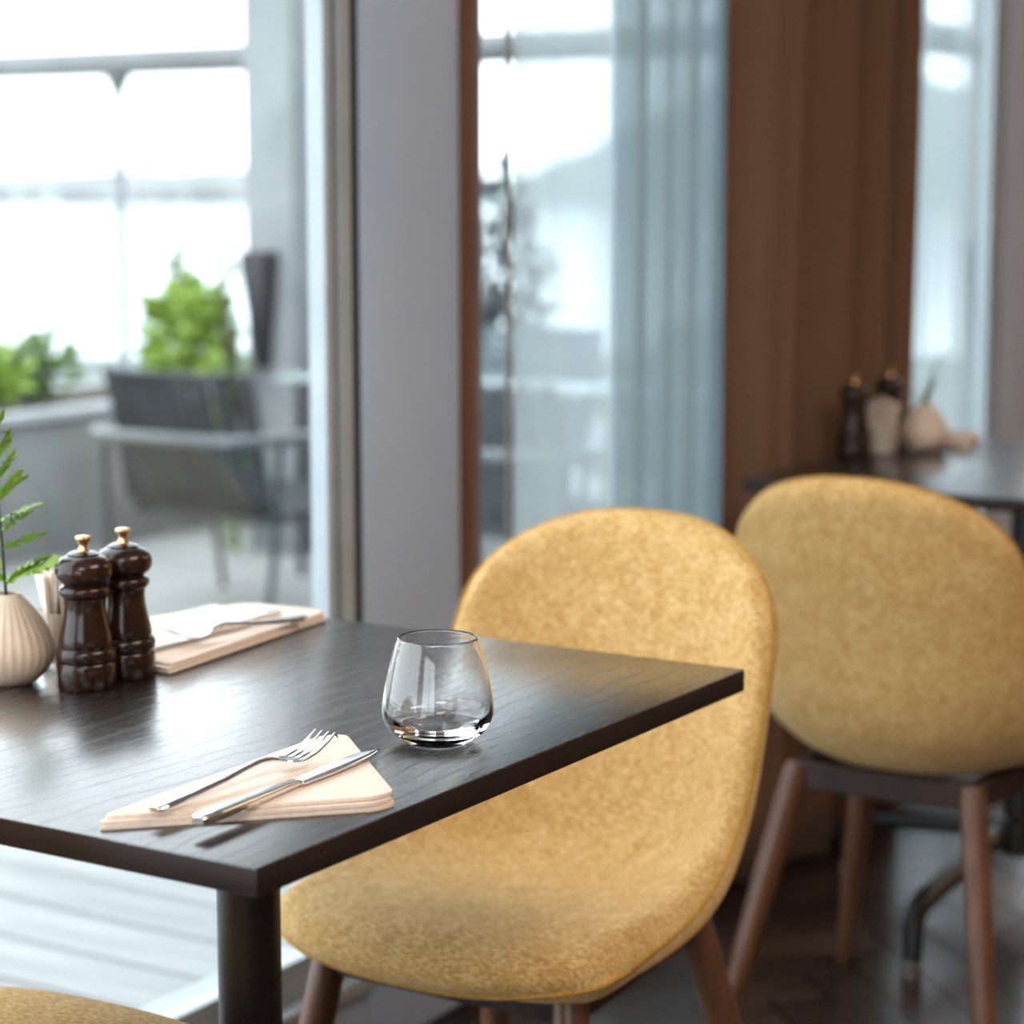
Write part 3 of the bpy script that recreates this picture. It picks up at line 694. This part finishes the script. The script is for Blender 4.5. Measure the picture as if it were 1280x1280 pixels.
# wind screen: top rail, posts, panes
rl = thing('wind_screen', 'tall glass wind screen with a grey top rail', 'railing', (5.6, 0, 0))
build('top_rail', MB().tube([(0, 1.84, 1.69), (0, 7.0, 1.69)], .068, 16, 1.0, .8), M['railing'], rl)
build('top_rail', MB().tube([(0, 1.84, 1.69), (3.5, 1.84, 1.69)], .068, 16, 1.0, .8), M['railing'], rl)
for k, y in enumerate((1.84, 3.74, 5.08, 6.95)):
    p = build('post', MB().tube([(0, y, -.02), (0, y, 1.645)], .024, 12), M['rail_post'], rl)
    if k: build('pane', MB().box((-.006, (1.84, 3.74, 5.08, 6.95)[k-1]+.05, .12), (.006, y-.05, 1.60)), M['screen_glass'], rl, False)
    build('bracket', MB().lathe([(.024, 1.57), (.05, 1.63), (.05, 1.64)], 16), M['railing'], p, loc=(0, y, 0))

# outdoor slatted armchair, facing local +x
def make_armchair(label, loc, rz, smat='slat', group='slatted terrace armchairs'):
    t = thing('terrace_armchair', label, 'armchair', loc, rz, group)
    prof = [(-.36, .735), (-.335, .66), (-.305, .56), (-.275, .45), (-.235, .36), (-.17, .315), (-.05, .31), (.10, .335), (.24, .355)]
    ns = 8; W = .56; sw = W/ns
    for k in range(ns):
        y = -W/2+sw*(k+.5); vs, fs = [], []
        for (x, z) in prof:
            xx = x+0.05*(abs(y)/(W/2))**2*max(0, min(1, (z-.33)/.2))
            vs += [(xx, y-sw*.44, z), (xx, y+sw*.44, z), (xx-.009, y+sw*.44, z-.007), (xx-.009, y-sw*.44, z-.007)]
        for j in range(len(prof)-1):
            for q in range(4): fs.append((j*4+q, j*4+(q+1) % 4, j*4+4+(q+1) % 4, j*4+4+q))
        fs += [(3, 2, 1, 0), tuple(range(len(vs)-4, len(vs)))]
        build('slat', MB().add(vs, fs), M[smat], t, True)
    arm = [(.22, -.33, .53), (.05, -.335, .54), (-.2, -.335, .545), (-.33, -.31, .55), (-.385, -.24, .55), (-.395, 0, .55), (-.385, .24, .55), (-.33, .31, .55), (-.2, .335, .545), (.05, .335, .54), (.22, .33, .53)]
    build('arm_rail', MB().tube(arm, .017, 12), M['arm'], t)
    build('seat_rail', MB().tube([(-.20, -.27, .30), (.2, -.27, .335), (.22, .27, .335), (-.2, .27, .30), (-.20, -.27, .30)], .012, 8), M[smat], t)
    for sx, sy in ((.22, 1), (.22, -1), (-.26, 1), (-.26, -1)):
        zt = .53 if sx > 0 else .545
        build('leg', MB().tube([(sx*1.12, sy*.30, 0), (sx*1.05, sy*.32, .25), (sx, sy*.333, zt)], .011, 10), M[smat], t)
    return t
a1 = make_armchair('grey slatted terrace armchair in front of the planter wall', (3.88, 3.10, 0), 0.05)
a1.scale = (1, 0.9, 0.965)
a2 = dup(a1, (4.02, 2.16, 0), -0.10, 'grey slatted terrace armchair seen past the brown trim strip')
a3 = make_armchair('blue-grey slatted terrace armchair on the far side left, facing the window', (5.06, 3.05, 0), PI, 'slat_blue')
a4 = dup(a3, (5.06, 2.28, 0), PI+.04, 'blue-grey slatted terrace armchair on the far side right, behind the sheer curtain')
ot = thing('terrace_table', 'pale topped terrace table between the slatted armchairs', 'table', (4.54, 2.62, 0))
build('table_top', MB().box((-.17, -.75, .61), (.17, .75, .63)), M['table_pale'], ot, True, .004, 2)
for sx in (-.14, .14):
    for sy in (-.68, .68): build('leg', MB().tube([(sx, sy, 0), (sx, sy, .61)], .014, 10), M['slat'], ot)

# shrubs: stems + leaves
def shrub(name, label, loc, rx, ry, rz, nleaf, size, lm, seed, shape='ball', cat='shrub', group=None, extra=None):
    r = random.Random(seed); t = thing(name, label, cat, loc, 0, group)
    st = MB()
    for k in range(7):
        a = r.uniform(0, 2*PI); q = r.uniform(.2, .75)
        st.tube([(0, 0, .004), (rx*q*.4*math.cos(a), ry*q*.4*math.sin(a), rz*.45), (rx*q*math.cos(a), ry*q*math.sin(a), rz*r.uniform(.7, 1.0))], [.008, .006, .003], 6)
    build('stems', st, M['twig'], t)
    mb = MB()
    for k in range(nleaf):
        while True:
            p = Vector((r.uniform(-1, 1), r.uniform(-1, 1), r.uniform(-1, 1)))
            if .25 < p.length < 1: break
        if r.random() < .22: p *= r.uniform(1.0, 1.28); p.z = max(p.z, -.9)
        if shape == 'spire': sc = max(.15, 1-.8*(p.z*.5+.5)); p.x *= sc; p.y *= sc
        c = Vector((p.x*rx, p.y*ry, (p.z*.5+.5)*rz)); s = size*r.uniform(.6, 1.3)
        d = (p+Vector((r.uniform(-1, 1), r.uniform(-1, 1), r.uniform(-.4, .9)))).normalized(); w = d.cross(Vector((r.uniform(-1, 1), r.uniform(-1, 1), r.uniform(-1, 1)))).normalized()*s*.34; u = d.cross(w).normalized()*s*.12
        lf = [c, c+d*s*.45+w+u, c+d*s, c+d*s*.45-w+u, c+d*s*.5-u*.3]
        zm = min(q.z for q in lf)
        if zm < .012: lf = [q+Vector((0, 0, .012-zm)) for q in lf]
        mb.add(lf, [(0, 1, 4), (1, 2, 4), (2, 3, 4), (3, 0, 4)])
    f = build('foliage', mb, M[lm], t, smooth=False); f['kind'] = 'stuff'
    if extra:
        mb = MB()
        for k in range(14):
            p = Vector((r.uniform(-.8, .8)*rx, r.uniform(-.8, .8)*ry, r.uniform(.1, .4)*rz)); s = size*.8
            mb.add([p+Vector(q)*s for q in ((1, 0, 0), (0, 1, 0), (-1, 0, 0), (0, -1, 0), (0, 0, .7), (0, 0, -.7))], [(0, 1, 4), (1, 2, 4), (2, 3, 4), (3, 0, 4), (1, 0, 5), (2, 1, 5), (3, 2, 5), (0, 3, 5)])
        build('blossoms', mb, M[extra], t)['kind'] = 'stuff'
    return t
PZ = .474
shrub('leafy_bush', 'round bright green bush in the planter wall', (5.14, 4.36, PZ+.006), .17, .13, .37, 420, .075, 'leaf_a', 11)
shrub('leafy_bush', 'slim green sprig rising above the round bush', (5.33, 4.56, PZ+.006), .07, .07, .52, 120, .055, 'leaf_b', 12, 'spire')
shrub('leafy_bush', 'thin climbing green plant in front of the wall fixture', (4.62, 3.74, .0), .05, .09, .98, 120, .05, 'leaf_b', 13, 'spire')
shrub('leafy_bush', 'small bush between the round bush and the column', (5.30, 3.98, .0), .08, .09, .36, 110, .055, 'leaf_b', 14)
for k, (x, lm, lb) in enumerate([(3.62, 'leaf_a', 'low bright plant in the planter wall at the left picture edge'), (3.92, 'leaf_b', 'low mid-green plant second from the left in the planter wall'), (4.20, 'leaf_a', 'low yellow-green plant left of the round bush'), (4.49, 'leaf_b', 'low plant just left of the round bush')]):
    shrub('planter_plant', lb, (x, 4.46, PZ+.006), .11, .12, .20+.02*(k % 2), 230, .06, lm, 20+k, group='low plants in the planter')
# tub plants behind the far armchairs
def tub(label, loc):
    o = build('plant_tub', MB().box((-.22, -.30, 0), (.22, .30, .46)), M['concrete'], None, True, .01, 2, loc=loc); return tag(o, label, 'planter')
tub('concrete tub holding the dark shrub', (6.05, 3.70, 0)); tub('concrete tub holding the tall green plants', (6.05, 2.50, 0))
shrub('dark_shrub', 'dark leaved shrub with red blossoms beside the brown trim strip', (6.05, 3.70, .46), .28, .26, .78, 620, .075, 'leaf_c', 31, extra='leaf_red')
shrub('tall_plant', 'grey-green upright plant veiled by the sheer curtain', (6.05, 2.40, .46), .20, .22, .48, 300, .07, 'leaf_b', 32, 'spire')
shrub('tall_plant', 'low grey-green plant left of the upright veiled plant', (6.05, 2.74, .46), .18, .14, .26, 200, .06, 'leaf_b', 33)

# ------------------------------------------------------------------ shore, lake, hills
cx, cy = cam.location.x, cam.location.y
def polar(px, D):   # a bearing in the landscape
    a = (px-640)/2808.18; v = Vector((fw.x+rt.x*a, fw.y+rt.y*a, 0)).normalized(); return cx+v.x*D, cy+v.y*D
def ringsector(d0, d1, z0, z1, n=48, lo=-4000, hi=5200):
    vs, fs = [], []
    for i in range(n+1):
        px = lo+(hi-lo)*i/n
        vs.append((*polar(px, d0), z0)); vs.append((*polar(px, d1), z1))
    for i in range(n): fs.append((2*i, 2*i+2, 2*i+3, 2*i+1))
    return MB().add(vs, fs)
gnd = struct(build('ground_shore', ringsector(9.5, 128, -2.5, -8.0), M['ground'], None, False), 'pale grassy shore below the terrace', 'ground')
lk = struct(build('lake', ringsector(126, 4200, -8.05, -8.05), M['lake'], None, False), 'calm white lake beyond the terrace', 'lake')
def ridge(name, label, D, depth, prof, material, rough_, seed):
    r = random.Random(seed); n = 140; lo, hi = prof[0][0], prof[-1][0]; vs, fs = [], []; k = 6
    for i in range(n+1):
        px = lo+(hi-lo)*i/n
        for (p0, h0), (p1, h1) in zip(prof, prof[1:]):
            if p0 <= px <= p1: f = (px-p0)/(p1-p0); f = f*f*(3-2*f); h = h0+(h1-h0)*f; break
        h *= 1+r.uniform(-rough_, rough_)
        for j in range(k+1):
            g = j/k; z = -8.1+(h+8)*math.sin(PI*min(g, 1)*.999)**.9 if j not in (0, k) else -8.3
            vs.append((*polar(px, D+depth*g), z))
    for i in range(n):
        for j in range(k): a = i*(k+1)+j; fs.append((a, a+1, a+k+2, a+k+1))
    return struct(build(name, MB().add(vs, fs), material, None, True, angle=180), label, 'hill')
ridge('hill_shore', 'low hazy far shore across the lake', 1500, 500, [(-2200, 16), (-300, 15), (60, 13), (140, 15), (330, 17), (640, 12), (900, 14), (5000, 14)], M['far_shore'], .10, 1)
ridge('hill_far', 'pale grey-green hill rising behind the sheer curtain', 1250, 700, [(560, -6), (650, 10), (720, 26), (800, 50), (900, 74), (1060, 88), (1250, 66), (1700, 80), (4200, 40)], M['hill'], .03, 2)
r = random.Random(9); mb = MB()
for k in range(70):
    px = r.uniform(-200, 330); D = r.uniform(1430, 1490); x, y = polar(px, D); w = r.uniform(4, 11); h = r.uniform(3, 9)
    mb.box((x-w/2, y-w/2, -8.2), (x+w/2, y+w/2, -8+h))
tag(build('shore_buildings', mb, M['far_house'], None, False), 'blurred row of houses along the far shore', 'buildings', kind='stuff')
